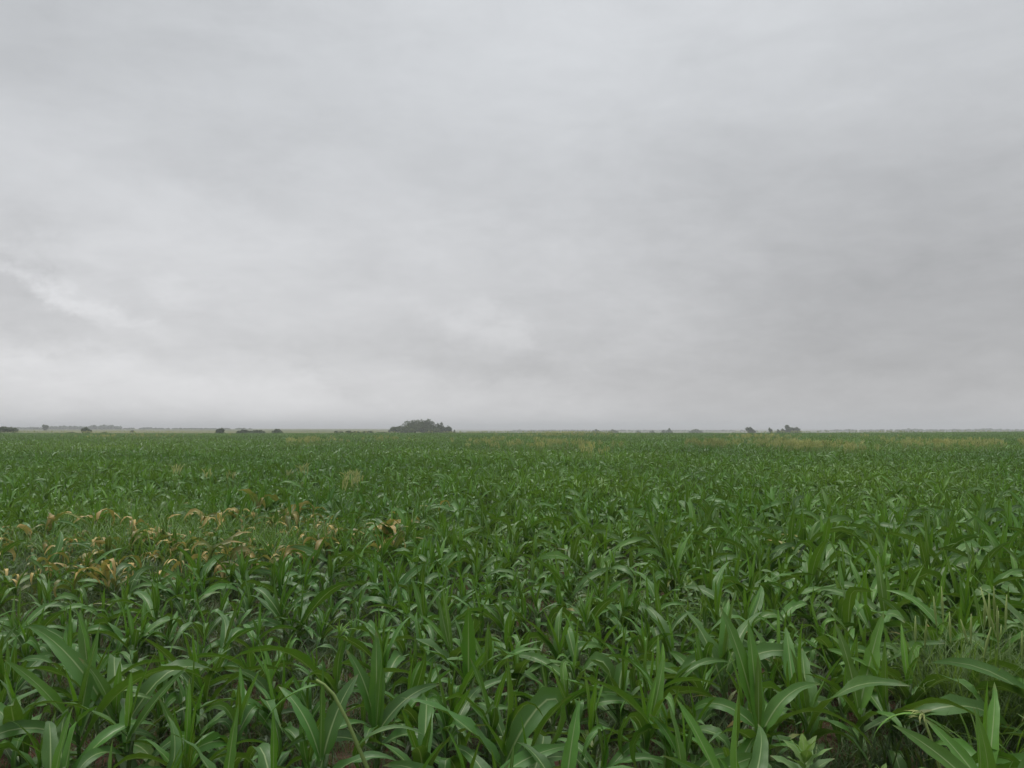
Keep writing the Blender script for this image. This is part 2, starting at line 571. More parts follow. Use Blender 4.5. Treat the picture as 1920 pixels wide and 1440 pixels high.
def leaf_shape(kind, nseg=11, half=2):
    """low: old drooping leaf; mid: arching; up: steep; whorl: rolled young leaf; dead: withered and hanging."""
    ph = U(0, 6.28)
    kink = None
    if kind == 'low':
        if random.random() < 0.35:
            kink = (U(0.35, 0.6), U(-70, -35))
        return blade(U(0.42, 0.62), U(0.060, 0.082), U(30, 52), U(-75, -35), U(1.0, 1.5), nseg, half, U(0.15, 0.3), U(0.09, 0.17), U(2, 3.6), U(-50, 50), U(-30, 30), kink, U(0.42, 0.56), U(0.46, 0.72), 0.55, U(0.28, 0.4), ph)
    if kind == 'mid':
        if random.random() < 0.42:
            kink = (U(0.45, 0.72), U(-80, -35))
        return blade(U(0.52, 0.76), U(0.072, 0.098), U(42, 70), U(-75, 5), U(1.0, 1.8), nseg, half, U(0.2, 0.4), U(0.08, 0.15), U(1.8, 3.4), U(-95, 95), U(-45, 45), kink, U(0.32, 0.46), U(0.36, 0.54), 0.5, U(0.28, 0.42), ph)
    if kind == 'up':
        if random.random() < 0.25:
            kink = (U(0.55, 0.75), U(-90, -50))
        return blade(U(0.50, 0.70), U(0.062, 0.086), U(64, 84), U(-5, 62), U(1.4, 2.4), nseg, half, U(0.3, 0.5), U(0.05, 0.11), U(1.6, 3), U(-100, 100), U(-30, 30), kink, U(0.20, 0.36), U(0.30, 0.42), 0.55, U(0.3, 0.45), ph)
    if kind == 'whorl':
        return blade(U(0.30, 0.46), U(0.034, 0.052), U(80, 88), U(62, 84), U(1.2, 2), nseg, half, U(0.7, 0.95), U(0.02, 0.05), 2, U(-30, 30), U(-10, 10), None, U(0.05, 0.18), U(0.18, 0.30), 0.7, 0.35, ph)
    if kind == 'yellow':
        return blade(U(0.40, 0.62), U(0.045, 0.075), U(45, 80), U(-70, 10), U(1.0, 1.6), nseg, half, U(0.3, 0.5), U(0.10, 0.2), U(2, 4), U(-90, 90), U(-40, 40), None, U(0.50, 0.66), U(0.74, 0.92), 0.5, 0.35, ph)
    # dead
    return blade(U(0.40, 0.62), U(0.050, 0.080), U(72, 88), U(-100, 30), U(0.8, 1.6), nseg, half, U(0.3, 0.8), U(0.16, 0.30), U(2, 4), U(-150, 150), U(-40, 40), (U(0.3, 0.55), U(-60, -20)), U(0.70, 0.92), U(0.88, 1.0), 0.5, 0.35, ph)


LIB = {}
for kind, n in (('low', 16), ('mid', 22), ('up', 18), ('whorl', 8), ('dead', 14), ('yellow', 10)):
    LIB[kind] = [leaf_shape(kind).mesh('leaf', M_leaf) for _ in range(n)]


def stem_geo(h, r=0.015, sides=7, rings=6, lean=0.0):
    t = np.linspace(0, 1, rings)
    rr = r * (1.0 - 0.45 * t) * (1 + 0.12 * (np.arange(rings) % 2))
    return tube(np.stack([lean * t ** 2, 0 * t, h * t - 0.03 * (t == 0)], 1), rr, sides, 0.2 + 0.3 * t.repeat(sides))


STEMS = [stem_geo(1.0, 0.022, lean=U(-0.05, 0.05)).mesh('stem', M_stem) for _ in range(4)]


def tassel_geo(n=11, L=0.26, age=0.15):
    g = Geo()
    for k in range(n):
        e0, e1 = (86, 80) if k == 0 else (U(45, 75), U(-45, 15))
        b = blade(L * U(0.7, 1.0), 0.009, e0, e1, 1.1, 7, 1, 0.6, 0.25, 7, 0, 0, None, age, age + U(0, 0.3), 0.8, 0.4)
        g.merge(b, rotz(U(0, 6.28)), (0, 0, 0 if k == 0 else U(0, 0.07)))
    return g


def plant_layout(vigour=1.0, dry=0.0):
    """Leaves of one plant: (kind, height on the stem, azimuth, size)."""
    h = U(0.30, 0.42) * vigour
    nl = random.choice((7, 8, 9, 10, 11))
    a0 = U(0, 6.28)
    out = []
    for k in range(nl):
        t = k / (nl - 1)
        kind = 'low' if t < 0.32 else 'mid' if t < 0.70 else 'up' if t < 0.88 else 'whorl'
        if t > 0.4 and random.random() < dry:
            kind = 'dead' if random.random() < 0.82 else 'yellow'
        elif t < 0.25 and random.random() < 0.12:
            kind = 'yellow'
        a = a0 + math.pi * k + random.gauss(0, 0.75)
        size = (0.72 + 0.5 * math.sin(math.pi * min(1, t * 1.05 + 0.1))) * vigour * U(0.72, 1.18)
        if kind == 'whorl':
            size = vigour * U(0.9, 1.15)
        out.append((kind, h * (0.12 + 0.88 * t ** 0.9), a, size))
    return h, out


def build_maize(name, loc, label, cat, group, vigour=1.0, dry=0.0, lean=None, tassel=False):
    root = thing(name, loc, label, cat, group)
    h, leaves = plant_layout(vigour, dry)
    root.rotation_euler = lean or (random.gauss(0, 0.10), random.gauss(0, 0.10), U(0, 6.28))
    part('stem', random.choice(STEMS), root, scale=(0.8, 0.8, h))
    for kind, z, a, s in leaves:
        part('leaf', random.choice(LIB[kind]), root, (0, 0, z), (random.gauss(0, 0.12), random.gauss(0, 0.14), a), s * (1.2 if kind == 'dead' else 1.0),
             'withered tan leaf' if kind == 'dead' else 'yellowing leaf' if kind == 'yellow' else None)
    if tassel:
        part('tassel', tassel_geo().mesh('tassel', M_bright), root, (0, 0, h + 0.28 * vigour))
        part('stem', STEMS[0], root, (0, 0, h), scale=(0.3, 0.3, 0.3 * vigour))
    return root


def joined_plant(nseg, half, vigour=1.0, dry=0.0):
    g = Geo()
    h, leaves = plant_layout(vigour, dry)
    g.merge(stem_geo(h, 0.018, 4, 2))
    for kind, z, a, s in leaves:
        g.merge(leaf_shape(kind, nseg, half), rotz(a), (0, 0, z), s)
    return g


# ------------------------------------------------------------------ where the plants stand: rows across the view
def vigour_at(x, y):
    v = 0.70 + 0.30 * smooth_noise(x, y, 5.0, 11) + 0.12 * smooth_noise(x, y, 1.3, 12)
    v = v + 0.10 * np.clip((8.0 - np.asarray(y)) / 2.5, 0, 1)
    v = v + 0.22 * np.clip((x - 0.8) / 4.0, 0, 1) * np.clip((22 - y) / 8, 0, 1)
    return v


def dryness_at(x, y):
    """The failing strip in the left middle of the field."""
    u = (np.asarray(x) + 6.6) / 8.4
    v = (np.asarray(y) - 15.4 - 0.30 * (np.asarray(x) + 6.6)) / 4.4
    return np.clip(1.25 - u * u - v * v, 0, 1) * np.clip(0.18 - 0.24 * (np.asarray(x) + 2.2), 0.0, 1)


HALF = 960.0 / F
ROW = 0.62
plants = []            # x, y, row, vigour, dry
row = 0
y = 3.55
while y < 430:
    step = 0.27 if y < 60 else 0.42 if y < 120 else 0.60
    w = y * HALF * 1.10 + 2.5
    xs = np.arange(-w, w, step)
    xs = xs + rng.normal(0, step * 0.32, len(xs))
    ys = y + rng.normal(0, 0.13, len(xs)) + 0.05 * np.sin(xs * 0.9 + row)
    keep = rng.random(len(xs)) > 0.08 + 0.12 * ((xs < -0.8) & (ys < 11))
    edge = 300 + 22 * np.sin(xs / 80.0 + 1.6) + np.where(xs > 85, 0.4 * (xs - 85), 0) + np.where(xs < -110, 0.3 * (-110 - xs), 0)
    keep &= ys < edge
    dr = dryness_at(xs, ys)
    keep &= rng.random(len(xs)) > 0.38 * dr
    for a, b, d in zip(xs[keep], ys[keep], dr[keep]):
        plants.append((a, b, row, d))
    row += 1
    y += ROW if y < 60 else ROW * 1.15 if y < 120 else ROW * 1.5
P = np.array(plants)
# gaps in the stand where weeds, snapped stalks and the hand-built plants grow: column, half width px, from, to metres
GAPS = [(1515, 115, 3.4, 5.75), (1625, 60, 3.4, 5.5), (1830, 130, 4.9, 7.4), (665, 75, 3.4, 5.2), (1745, 55, 3.4, 5.3), (625, 26, 6.2, 7.3), (1290, 24, 9.3, 10.4), (1155, 20, 10.1, 11.1)]
col_px = 960 + P[:, 0] / P[:, 1] * F
gap = np.zeros(len(P), bool)
for (gx_, gw, g0, g1) in GAPS:
    gap |= (np.abs(col_px - gx_) < gw) & (P[:, 1] > g0) & (P[:, 1] < g1)
HEROES = [  # column, metres, stem height, label, leaves (azimuth, height, start angle, end angle, length, width, twist, age)
    (236, 5.6, 0.46, 'maize plant with one very long leaf sweeping far out to the left', [(176, .44, 40, -28, .86, .075, 30, .3), (15, .40, 62, 38, .60, .07, 50, .34), (60, .46, 78, 55, .55, .06, -60, .2), (120, .34, 55, -20, .6, .08, 20, .4), (250, .30, 40, -60, .55, .09, -30, .42), (-30, .2, 30, -50, .5, .08, 0, .45), (95, .47, 86, 78, .4, .045, 0, .1)]),
    (420, 4.75, 0.42, 'maize plant with a broad drooping leaf showing its pale midrib', [(-38, .42, 50, -85, .66, .125, -25, .40), (150, .38, 60, 0, .6, .09, 40, .35), (80, .42, 80, 60, .5, .06, 60, .2), (215, .25, 40, -60, .5, .09, 0, .44), (20, .3, 45, -30, .55, .08, 20, .4)]),
    (705, 5.9, 0.40, 'maize plant with a fan of broad upright leaves above bare soil', [(150, .36, 78, 45, .62, .105, -50, .36), (100, .40, 84, 66, .66, .11, 20, .3), (35, .34, 55, -10, .62, .10, 50, .42), (-25, .24, 42, -45, .56, .10, 30, .45), (200, .22, 45, -35, .55, .09, -30, .42), (265, .3, 60, -40, .45, .09, 0, .4), (70, .4, 84, 75, .45, .05, 0, .12)]),
    (878, 6.9, 0.44, 'maize plant with one broad leaf standing straight up', [(265, .42, 89, 80, .62, .12, 8, .38), (180, .36, 60, -10, .6, .09, 20, .36), (10, .36, 62, -30, .55, .09, -20, .4), (120, .4, 75, 40, .6, .08, 40, .3), (310, .22, 40, -50, .5, .09, 0, .45)]),
    (1110, 6.0, 0.30, 'low maize plant with bright yellow green upright centre', [(120, .28, 84, 70, .50, .055, 30, .05), (300, .28, 86, 78, .46, .06, 10, .1), (40, .28, 80, 50, .5, .06, -40, .2), (190, .2, 50, -30, .5, .085, 30, .4), (-10, .2, 50, -30, .5, .085, -30, .42), (250, .12, 40, -40, .45, .09, 0, .45)]),
    (1425, 5.6, 0.50, 'tall front maize plant with a huge blade leaning back to the left', [(142, .46, 80, 62, .86, .125, -35, .36), (100, .50, 84, 70, .70, .10, 10, .28), (20, .42, 60, -10, .62, .10, 45, .36), (215, .36, 52, -30, .62, .10, 30, .4), (300, .30, 50, -60, .55, .11, 0, .42), (170, .2, 40, -50, .5, .09, 0, .46), (70, .52, 86, 80, .45, .05, 0, .1)]),
    (1285, 4.9, 0.40, 'maize plant with one wide pointed leaf reaching flat to the right', [(8, .38, 30, 4, .56, .115, 62, .34), (195, .36, 55, -75, .5, .06, 0, .36), (240, .34, 60, -50, .5, .10, -20, .38), (110, .40, 80, 50, .5, .07, 30, .25), (-40, .2, 40, -60, .5, .09, 0, .44)]),
    (1060, 4.8, 0.40, 'maize plant with two long leaves arching low to either side', [(196, .38, 45, -45, .70, .085, -40, .3), (-18, .38, 45, -62, .72, .105, 25, .3), (60, .40, 75, 40, .55, .08, 30, .26), (130, .3, 60, -10, .55, .09, 0, .38), (280, .22, 45, -60, .5, .1, 0, .44)]),
    (1612, 6.1, 0.46, 'maize plant with a large blade rising steeply to the right', [(38, .42, 64, 36, .84, .12, 55, .24), (120, .46, 80, 60, .62, .09, -20, .24), (190, .38, 60, 5, .6, .07, 30, .28), (290, .32, 52, -50, .55, .1, 0, .4), (160, .22, 45, -40, .5, .09, 0, .44), (-20, .26, 45, -30, .5, .08, 20, .4)]),
    (1900, 4.5, 0.30, 'maize plant with pale blades slanting up towards the left', [(150, .38, 48, 18, .72, .11, -55, .3), (120, .36, 55, 25, .66, .09, -50, .3), (30, .4, 62, 20, .55, .08, 40, .3), (260, .3, 55, -40, .5, .1, 0, .36), (-10, .2, 40, -40, .5, .09, 0, .42)]),
    (90, 4.7, 0.42, 'maize plant with thick curved leaves at the near left corner of the field', [(120, .4, 70, -20, .62, .10, 20, .38), (-20, .38, 55, -60, .6, .11, -30, .36), (200, .36, 50, -30, .6, .1, 20, .38), (60, .42, 82, 65, .5, .06, 0, .2), (270, .2, 40, -60, .5, .1, 0, .44)]),
    (600, 5.3, 0.44, 'maize plant with one dark narrow blade standing like a spike', [(95, .42, 88, 84, .60, .05, 70, .34), (150, .40, 70, 10, .6, .085, -30, .34), (60, .36, 72, 30, .62, .12, 30, .38), (220, .28, 45, -50, .5, .09, 0, .42), (0, .25, 45, -35, .55, .09, 20, .4)])]
for h_ in HEROES:
    hx_ = spot(h_[0], h_[1])[0]
    gap |= (P[:, 0] - hx_) ** 2 + ((P[:, 1] - h_[1]) * 0.75) ** 2 < 0.22 ** 2
P = P[~gap]
vig = vigour_at(P[:, 0], P[:, 1]) * (1 - 0.32 * P[:, 3]) * np.clip(1 + 0.20 * rng.normal(size=len(P)), 0.55, 1.4)

is_dry = (rng.random(len(P)) < P[:, 3] * 0.95)
dist = P[:, 1]
in_view = (np.abs(P[:, 0]) < P[:, 1] * HALF + 0.12) & (P[:, 1] > 4.2)
order = np.argsort(dist)
green_ids, dry_ids = [], []
for i in order:
    if not in_view[i] or dist[i] > 40:
        continue
    if is_dry[i]:
        if len(dry_ids) < 292:
            dry_ids.append(i)
    elif len(green_ids) < 285:
        green_ids.append(i)
single = set(green_ids) | set(dry_ids)

ORD = ['first', 'second', 'third', 'fourth', 'fifth', 'sixth', 'seventh', 'eighth', 'ninth', 'tenth', 'eleventh', 'twelfth', 'thirteenth', 'fourteenth', 'fifteenth',
       'sixteenth', 'seventeenth', 'eighteenth', 'nineteenth', 'twentieth']
TENS = ['', '', 'twenty', 'thirty', 'forty', 'fifty', 'sixty']


def ordinal(n):
    """1 -> first, 23 -> twenty-third"""
    if n <= 20:
        return ORD[n - 1]
    if n % 10 == 0:
        return TENS[n // 10][:-1] + 'ieth'
    return TENS[n // 10] + '-' + ORD[n % 10 - 1]


first_row = int(min(P[i, 2] for i in single))
by_row = {}
for i in sorted(single, key=lambda k: (P[k, 2], P[k, 0])):
    by_row.setdefault((int(P[i, 2]), bool(is_dry[i])), []).append(i)
for (r_, dry), ids in by_row.items():
    for k, i in enumerate(ids):
        x_, y_ = P[i, 0], P[i, 1]
        v_ = float(vig[i])
        place = '%s from left in %s row back' % (ordinal(k + 1), ordinal(r_ - first_row + 1))
        loc = (x_, y_, float(elevation(x_, y_)))
        if dry:
            build_maize('withered_maize_plant', loc, 'withered maize plant with tan dead top leaves, ' + place, 'maize plant', 'withered maize plants in the failing strip', v_ * 1.38, U(0.7, 1.0))
        else:
            look = 'tall' if v_ > 0.98 else 'low' if v_ < 0.80 else 'medium'
            build_maize('maize_plant', loc, look + ' green maize plant with arching leaves, ' + place, 'maize plant', 'green maize plants of the front rows', v_, 0.10 * (P[i, 3] > 0.15))

for (px_, D_, h_, lab, leaves) in HEROES:
    root = thing('maize_plant', spot(px_, D_), lab, 'maize plant', 'green maize plants of the front rows')
    part('stem', random.choice(STEMS), root, scale=(0.9, 0.9, h_))
    for (a_, z_, e0, e1, L_, w_, tw, ag) in leaves:
        part('leaf', blade(L_, w_, e0, e1, U(1.1, 1.7), 13, 2, 0.32, U(0.07, 0.13), U(2, 3.2), tw * 0.4, U(-14, 14), None, ag, ag + 0.10, 0.5, 0.36, U(0, 6), tw * 0.6).mesh('leaf', M_leaf), root, (0, 0, z_), (0, 0, R(a_)))

rest = np.array([i for i in range(len(P)) if i not in single])
pm = [joined_plant(7, 1).mesh('maize', M_leaf) for _ in range(14)]
pd = [joined_plant(7, 1, 0.85, 0.6).mesh('maize', M_leaf) for _ in range(4)]
pf = [joined_plant(5, 1).mesh('maize', M_leaf) for _ in range(10)]
k_ = len(rest)
far = P[rest, 1] > 55
pick = np.where(far, 18 + rng.integers(0, 10, k_), rng.integers(0, 14, k_))
pick = np.where(is_dry[rest] & ~far, 14 + rng.integers(0, 4, k_), pick)
zz = elevation(P[rest, 0], P[rest, 1])
scatter('maize_field', 'green maize crop stretching back to the far edge of the field', np.stack([P[rest, 0], P[rest, 1], zz], 1),
        np.stack([rng.normal(0, 0.07, k_), rng.normal(0, 0.07, k_), rng.uniform(0, 6.28, k_)], 1), vig[rest], pick, pm + pd + pf)


# ------------------------------------------------------------------ grass and weeds on the soil
def tuft(n, h, w, spread, lean=(40, 85), age=(0.2, 0.9), nseg=4):
    g = Geo()
    for _ in range(n):
        L = h * U(0.5, 1.1)
        b = blade(L, w * U(0.7, 1.3), U(*lean), U(-50, 55), U(1, 2), nseg, 1, 0.4, 0.0, 1, 0, U(-30, 30), None, U(*age), U(*age), 0.8, 0.3)
        a, r = U(0, 6.28), spread * math.sqrt(random.random())
        g.merge(b, rotz(U(0, 6.28)), (r * math.cos(a), r * math.sin(a), 0))
    return g


def scatter_area(y0, y1, per_m2, margin=1.08):
    n = int(per_m2 * HALF * margin * (y1 * y1 - y0 * y0) + per_m2 * 2 * (y1 - y0))
    yy = np.sqrt(rng.uniform(y0 * y0, y1 * y1, n))
    xx = rng.uniform(-1, 1, n) * (yy * HALF * margin + 1.0)
    return xx, yy


tufts = [tuft(26, 0.17, 0.006, 0.13).mesh('grass', M_grass) for _ in range(6)] + [tuft(22, 0.30, 0.007, 0.12, (55, 88)).mesh('grass', M_grass) for _ in range(4)]
x1, y1 = scatter_area(4.4, 14, 66)
x2, y2 = scatter_area(14, 26, 36)
x3, y3 = scatter_area(26, 60, 5)
gx, gy = np.concatenate([x1, x2, x3]), np.concatenate([y1, y2, y3])
cover = 0.62 * smooth_noise(gx, gy, 1.1, 21) + 0.38 * smooth_noise(gx, gy, 0.4, 22) + 0.22 * (gx < 0) * (gy < 24) + 0.25 * dryness_at(gx, gy) - 0.06
gpx = 960 + gx / gy * F
for (g_, gw, g0, g1) in GAPS:
    cover = cover + 0.25 * ((np.abs(gpx - g_) < gw + 40) & (gy > g0 - 0.3) & (gy < g1 + 0.8))
cover = cover + 0.10 * (gy < 9)
kp = cover > rng.uniform(0.12, 0.56, len(gx))
gx, gy = gx[kp], gy[kp]
n_ = len(gx)
big = rng.random(n_) < 0.36 + 0.4 * dryness_at(gx, gy)
scatter('weed_grass', 'fine weedy grass covering the soil between the maize plants', np.stack([gx, gy, elevation(gx, gy) - 0.012], 1),
        np.stack([np.zeros(n_), np.zeros(n_), rng.uniform(0, 6.28, n_)], 1), rng.uniform(0.6, 1.35, n_) * (1 + 0.25 * dryness_at(gx, gy)),
        np.where(big, 6 + rng.integers(0, 4, n_), rng.integers(0, 6, n_)), tufts)


bx, by = [], []
for px, D, hw, hd, n in ((1540, 13.2, 1.6, 1.5, 120), (1480, 16.0, 1.6, 1.2, 60), (1150, 10.6, 0.5, 0.5, 22), (1300, 10.2, 0.7, 0.5, 26), (120, 19.5, 4.0, 2.2, 150), (420, 20.5, 3.6, 2.0, 150), (700, 21.5, 3.4, 1.8, 110), (150, 15.0, 3.6, 1.9, 150), (420, 16.5, 3.0, 1.4, 90), (700, 16.5, 2.4, 0.9, 50), (560, 16, 2, 1, 40), (1240, 60, 1.3, 1.0, 14), (1900, 8.0, 0.5, 0.6, 20)):
    bx.append(spot(px, D)[0] + rng.normal(0, 0.7, n) * hw)
    by.append(D + rng.normal(0, 0.7, n) * hd)
bx, by = np.concatenate(bx), np.concatenate(by)
n_ = len(bx)
scatter('bright_grass', 'loose drifts of bright yellow green grass among the maize', np.stack([bx, by, elevation(bx, by)], 1),
        np.stack([np.zeros(n_), np.zeros(n_), rng.uniform(0, 6.28, n_)], 1), np.where(by > 14.5, rng.uniform(1.0, 1.5, n_), rng.uniform(0.6, 1.15, n_)), rng.integers(0, 4, n_),
        [tuft(20, 0.62, 0.014, 0.10, (55, 88), (0.0, 0.8), 6).mesh('grass', M_bright) for _ in range(4)])


# tan seeding grass in drifts through the far crop and along its edge
def seed_tuft(h):
    g = Geo()
    for _ in range(11):
        a, r = U(0, 6.28), 0.22 * math.sqrt(random.random())
        o = (r * math.cos(a), r * math.sin(a), 0)
        g.merge(blade(h * U(0.55, 0.8), 0.018, U(60, 86), U(0, 60), 1.5, 4, 1, 0.3, 0, 1, 0, 0, None, 0.1, 0.5, 0.8), rotz(U(0, 6.28)), o)
        z = h * U(0.75, 1.0)
        hd = blade(h * 0.32, 0.05, U(70, 88), U(20, 75), 1.2, 4, 1, 0.5, 0.3, 2, 90, 0, None, 0.75, 1.0, 0.3, 0.4)
        g.merge(hd, rotz(U(0, 6.28)), (o[0], o[1], z))
        g.merge(blade(z, 0.008, 89, 88, 1, 2, 1, 0.2, 0, 1, 0, 0, None, 0.5, 0.7, 1.0), rotz(U(0, 6.28)), o)
    return g


seeds = [seed_tuft(1.25).mesh('seeding', M_seed) for _ in range(5)]
DRIFTS = [  # column, metres, half width m, half depth m, tufts
    (1335, 66, 1.9, 2, 90), (1505, 60, 2.1, 4, 120), (1460, 72, 2.0, 3, 50), (1600, 52, 1.0, 1.5, 16), (1420, 120, 4, 5, 90), (1060, 150, 10, 8, 130), (1020, 62, 5, 4, 60), (940, 80, 4, 4, 40),
    (590, 80, 2.5, 4, 45), (250, 130, 8, 5, 70), (730, 92, 3, 4, 20), (1100, 45, 1.5, 2, 10), (1080, 64, 2.5, 3, 24),
    (1780, 62, 3.2, 3, 70), (1850, 70, 3.0, 3, 45), (1700, 75, 1.5, 2, 20), (1620, 130, 5, 4, 20), (1690, 252, 16, 4, 190), (1480, 250, 14, 4, 110), (960, 250, 22, 4, 200), (1070, 238, 11, 5, 420), (880, 230, 6, 4, 90), (680, 250, 20, 4, 70), (1850, 255, 14, 4, 60),
    (50, 250, 26, 4, 130), (250, 248, 20, 4, 110), (640, 20, 1.5, 2, 6), (470, 24, 3, 2, 8)]
sx, sy, ss = [], [], []
for (px, D, hw, hd, n) in DRIFTS:
    D, hw, hd = D * 1.2, hw * 1.2, hd * 1.2
    x0 = spot(px, D)[0]
    n = int(n * 0.75)
    sx.append(x0 + rng.normal(0, 0.6, n) * hw)
    sy.append(D + rng.normal(0, 0.6, n) * hd)
    ss.append(rng.uniform(0.75, 1.1, n) * (0.8 if D < 30 else 1.0 if D < 200 else 0.95))
sx, sy, ss = map(np.concatenate, (sx, sy, ss))
n_ = len(sx)
scatter('seeding_grass', 'drifts of tan seeding grass standing in the far crop', np.stack([sx, sy, elevation(sx, sy)], 1),
        np.stack([rng.normal(0, 0.08, n_), rng.normal(0, 0.08, n_), rng.uniform(0, 6.28, n_)], 1), ss, rng.integers(0, 5, n_), seeds)


# ------------------------------------------------------------------ single plants that stand out
def grass_clump(loc, label, cat, h, n, spread, m, w=0.016, spikes=0, age=(0.1, 0.7)):
    root = thing('grass_clump', loc, label, cat)
    part('blades', tuft(n, h, w, spread, (60, 88), age, 7).mesh('blades', m), root)
    for k in range(spikes):
        a, r = U(0, 6.28), spread * 1.1 * math.sqrt(random.random())
        hh = h * U(0.85, 1.15)
        ln, az_ = U(0.0, 0.25), U(0, 6.28)
        t = np.linspace(0, 1, 9)
        bend = ln * t ** 2
        pts = np.stack([bend * math.cos(az_), bend * math.sin(az_), hh * t], 1)
        st = part('stalk', tube(pts[:7], np.full(7, 0.0022), 4, 0.3).mesh('stalk', m), root, (r * math.cos(a), r * math.sin(a), 0))
        part('seed_spike', tube(pts[6:], (0.006, 0.012, 0.004), 6, 0.2).mesh('seed_spike', M_pale), st)
    return root


grass_clump(spot(1242, 60), 'bright green tussock standing taller than the crop around it', 'grass', 1.35, 60, 0.75, M_bright, 0.05)
grass_clump(spot(1840, 6.9), 'fuzzy wild grass clump with upright yellow green seed spikes', 'grass', 1.05, 520, 0.55, M_fuzz, 0.010, 14, (0.0, 0.25))
grass_clump(spot(1765, 7.2), 'lower wild grass clump left of the fuzzy seeding clump', 'grass', 0.90, 260, 0.36, M_fuzz, 0.008, 3, (0.0, 0.4))
grass_clump(spot(1925, 7.6), 'wild grass clump with fewer seed spikes behind the fuzzy clump', 'grass', 0.72, 150, 0.30, M_bright, 0.006, 5)
grass_clump(spot(1705, 46), 'single tall pale grass tuft standing above the dark green crop', 'grass', 1.7, 9, 0.12, M_bright, 0.035)


def broad_weed(loc, label, n, L, h, group=None, tiers=3):
    root = thing('broadleaf_weed', loc, label, 'weed', group)
    part('stem', tube([(0, 0, -0.02), (0.01, 0, h * 0.5), (0, 0.01, h)], (0.009, 0.007, 0.004), 6, 0.3).mesh('stem', M_stem), root)
    for k in range(n):
        t = k / (n - 1)
        g = blade(L * (1.0 - 0.62 * t) * U(0.85, 1.1), L * 0.30 * (1 - 0.5 * t), 10 + 60 * t, -30 + 75 * t, 1.2, 8, 2, 0.25, 0.10, 2.5, U(-20, 20), U(-20, 20), None, 0.75 - 0.7 * t, 0.9 - 0.7 * t, 0.18, 0.45, U(0, 6))
        part('leaf', g.mesh('leaf', M_weed), root, (0, 0, h * (0.55 + 0.45 * t)), (0, 0, k * 2.4 + U(-.2, .2)))
    return root


grass_clump(spot(1890, 5.7), 'coarse green grass clump with long arching blades at the near corner', 'grass', 0.72, 70, 0.22, M_bright, 0.016)
grass_clump(spot(1690, 5.9), 'coarse dark grass clump beside the stalk with a drooping seed head', 'grass', 0.62, 60, 0.20, M_grass, 0.015)
grass_clump(spot(1580, 5.5), 'low grass tuft growing behind the large broadleaf weed', 'grass', 0.42, 60, 0.20, M_grass, 0.011)
broad_weed(spot(1655, 5.3), 'low broadleaf weed between grass tuft and drooping seed head', 10, 0.20, 0.32)
broad_weed(spot(1512, 5.0), 'large broadleaf weed with a pale star of pointed leaves', 20, 0.34, 0.56)
broad_weed(spot(1625, 5.0), 'small broadleaf weed beside the large star shaped weed', 9, 0.15, 0.26)
broad_weed(spot(1290, 10.2), 'yellow green broadleaf weed growing among the tall dark maize', 12, 0.2, 0.62)
broad_weed(spot(1155, 10.9), 'yellow green broadleaf weed with narrow top, beside pale maize leaves', 12, 0.16, 0.6)
broad_weed(spot(1470, 13.4), 'bright broadleaf weed in the pale patch of crop', 12, 0.2, 0.62)


def stalk_with_head(loc, pts, r, label, head, leaf_specs):
    root = thing('bent_stalk', loc, label, 'stalk')
    n = len(pts)
    part('stem', tube(pts, np.linspace(r, r * 0.55, n), 7, 0.0).mesh('stem', M_pale), root)
    for (at, a, e0, e1, L, wd, ag) in leaf_specs:
        part('leaf', blade(L, wd, e0, e1, 1.0, 11, 2, 0.35, 0.08, 2, 20, 0, None, ag, ag + 0.1).mesh('leaf', M_leaf), root, pts[at], (0, 0, R(a)))
    if head:
        g = Geo()
        for k in range(14):
            g.merge(blade(U(0.07, 0.13), 0.008, U(10, 60), U(-70, -10), 1, 5, 1, 0.6, 0.3, 4, 0, 0, None, 0.6, 0.95, 0.8), rotz(U(2.0, 4.6)), (0, 0, U(-0.02, 0.02)))
        part('seed_head', g.mesh('seed_head', M_seed), root, pts[-1])
    return root


x0, y0, _ = spot(738, 5.0)
stalk_with_head((x0, y0, 0), [(0, 0, 0), (-0.06, 0, 0.2), (-0.14, 0, 0.43), (-0.215, 0, 0.60), (-0.29, 0.01, 0.76), (-0.37, 0.02, 0.90), (-0.43, 0.03, 0.955), (-0.48, 0.03, 0.985)], 0.0145,
                'snapped pale green stalk leaning over the front row with a bent tip', False, [(6, 200, 5, -75, 0.50, 0.040, 0.3), (3, 10, 50, -40, 0.45, 0.05, 0.3)])
x0, y0, _ = spot(1795, 5.0)
stalk_with_head((x0, y0, 0), [(0, 0, 0), (-0.03, 0, 0.2), (-0.08, 0, 0.43), (-0.13, 0, 0.62), (-0.18, 0, 0.78)], 0.012,
                'pale stalk ending in a drooping feathery seed head', True, [(4, 175, 20, -80, 0.40, 0.03, 0.2)])
x0, y0, _ = spot(628, 7.0)
build_maize('maize_plant', (x0, y0, 0), 'maize plant carrying a thin yellow green tassel', 'maize plant', 'green maize plants of the front rows', 1.18, 0, None, True)


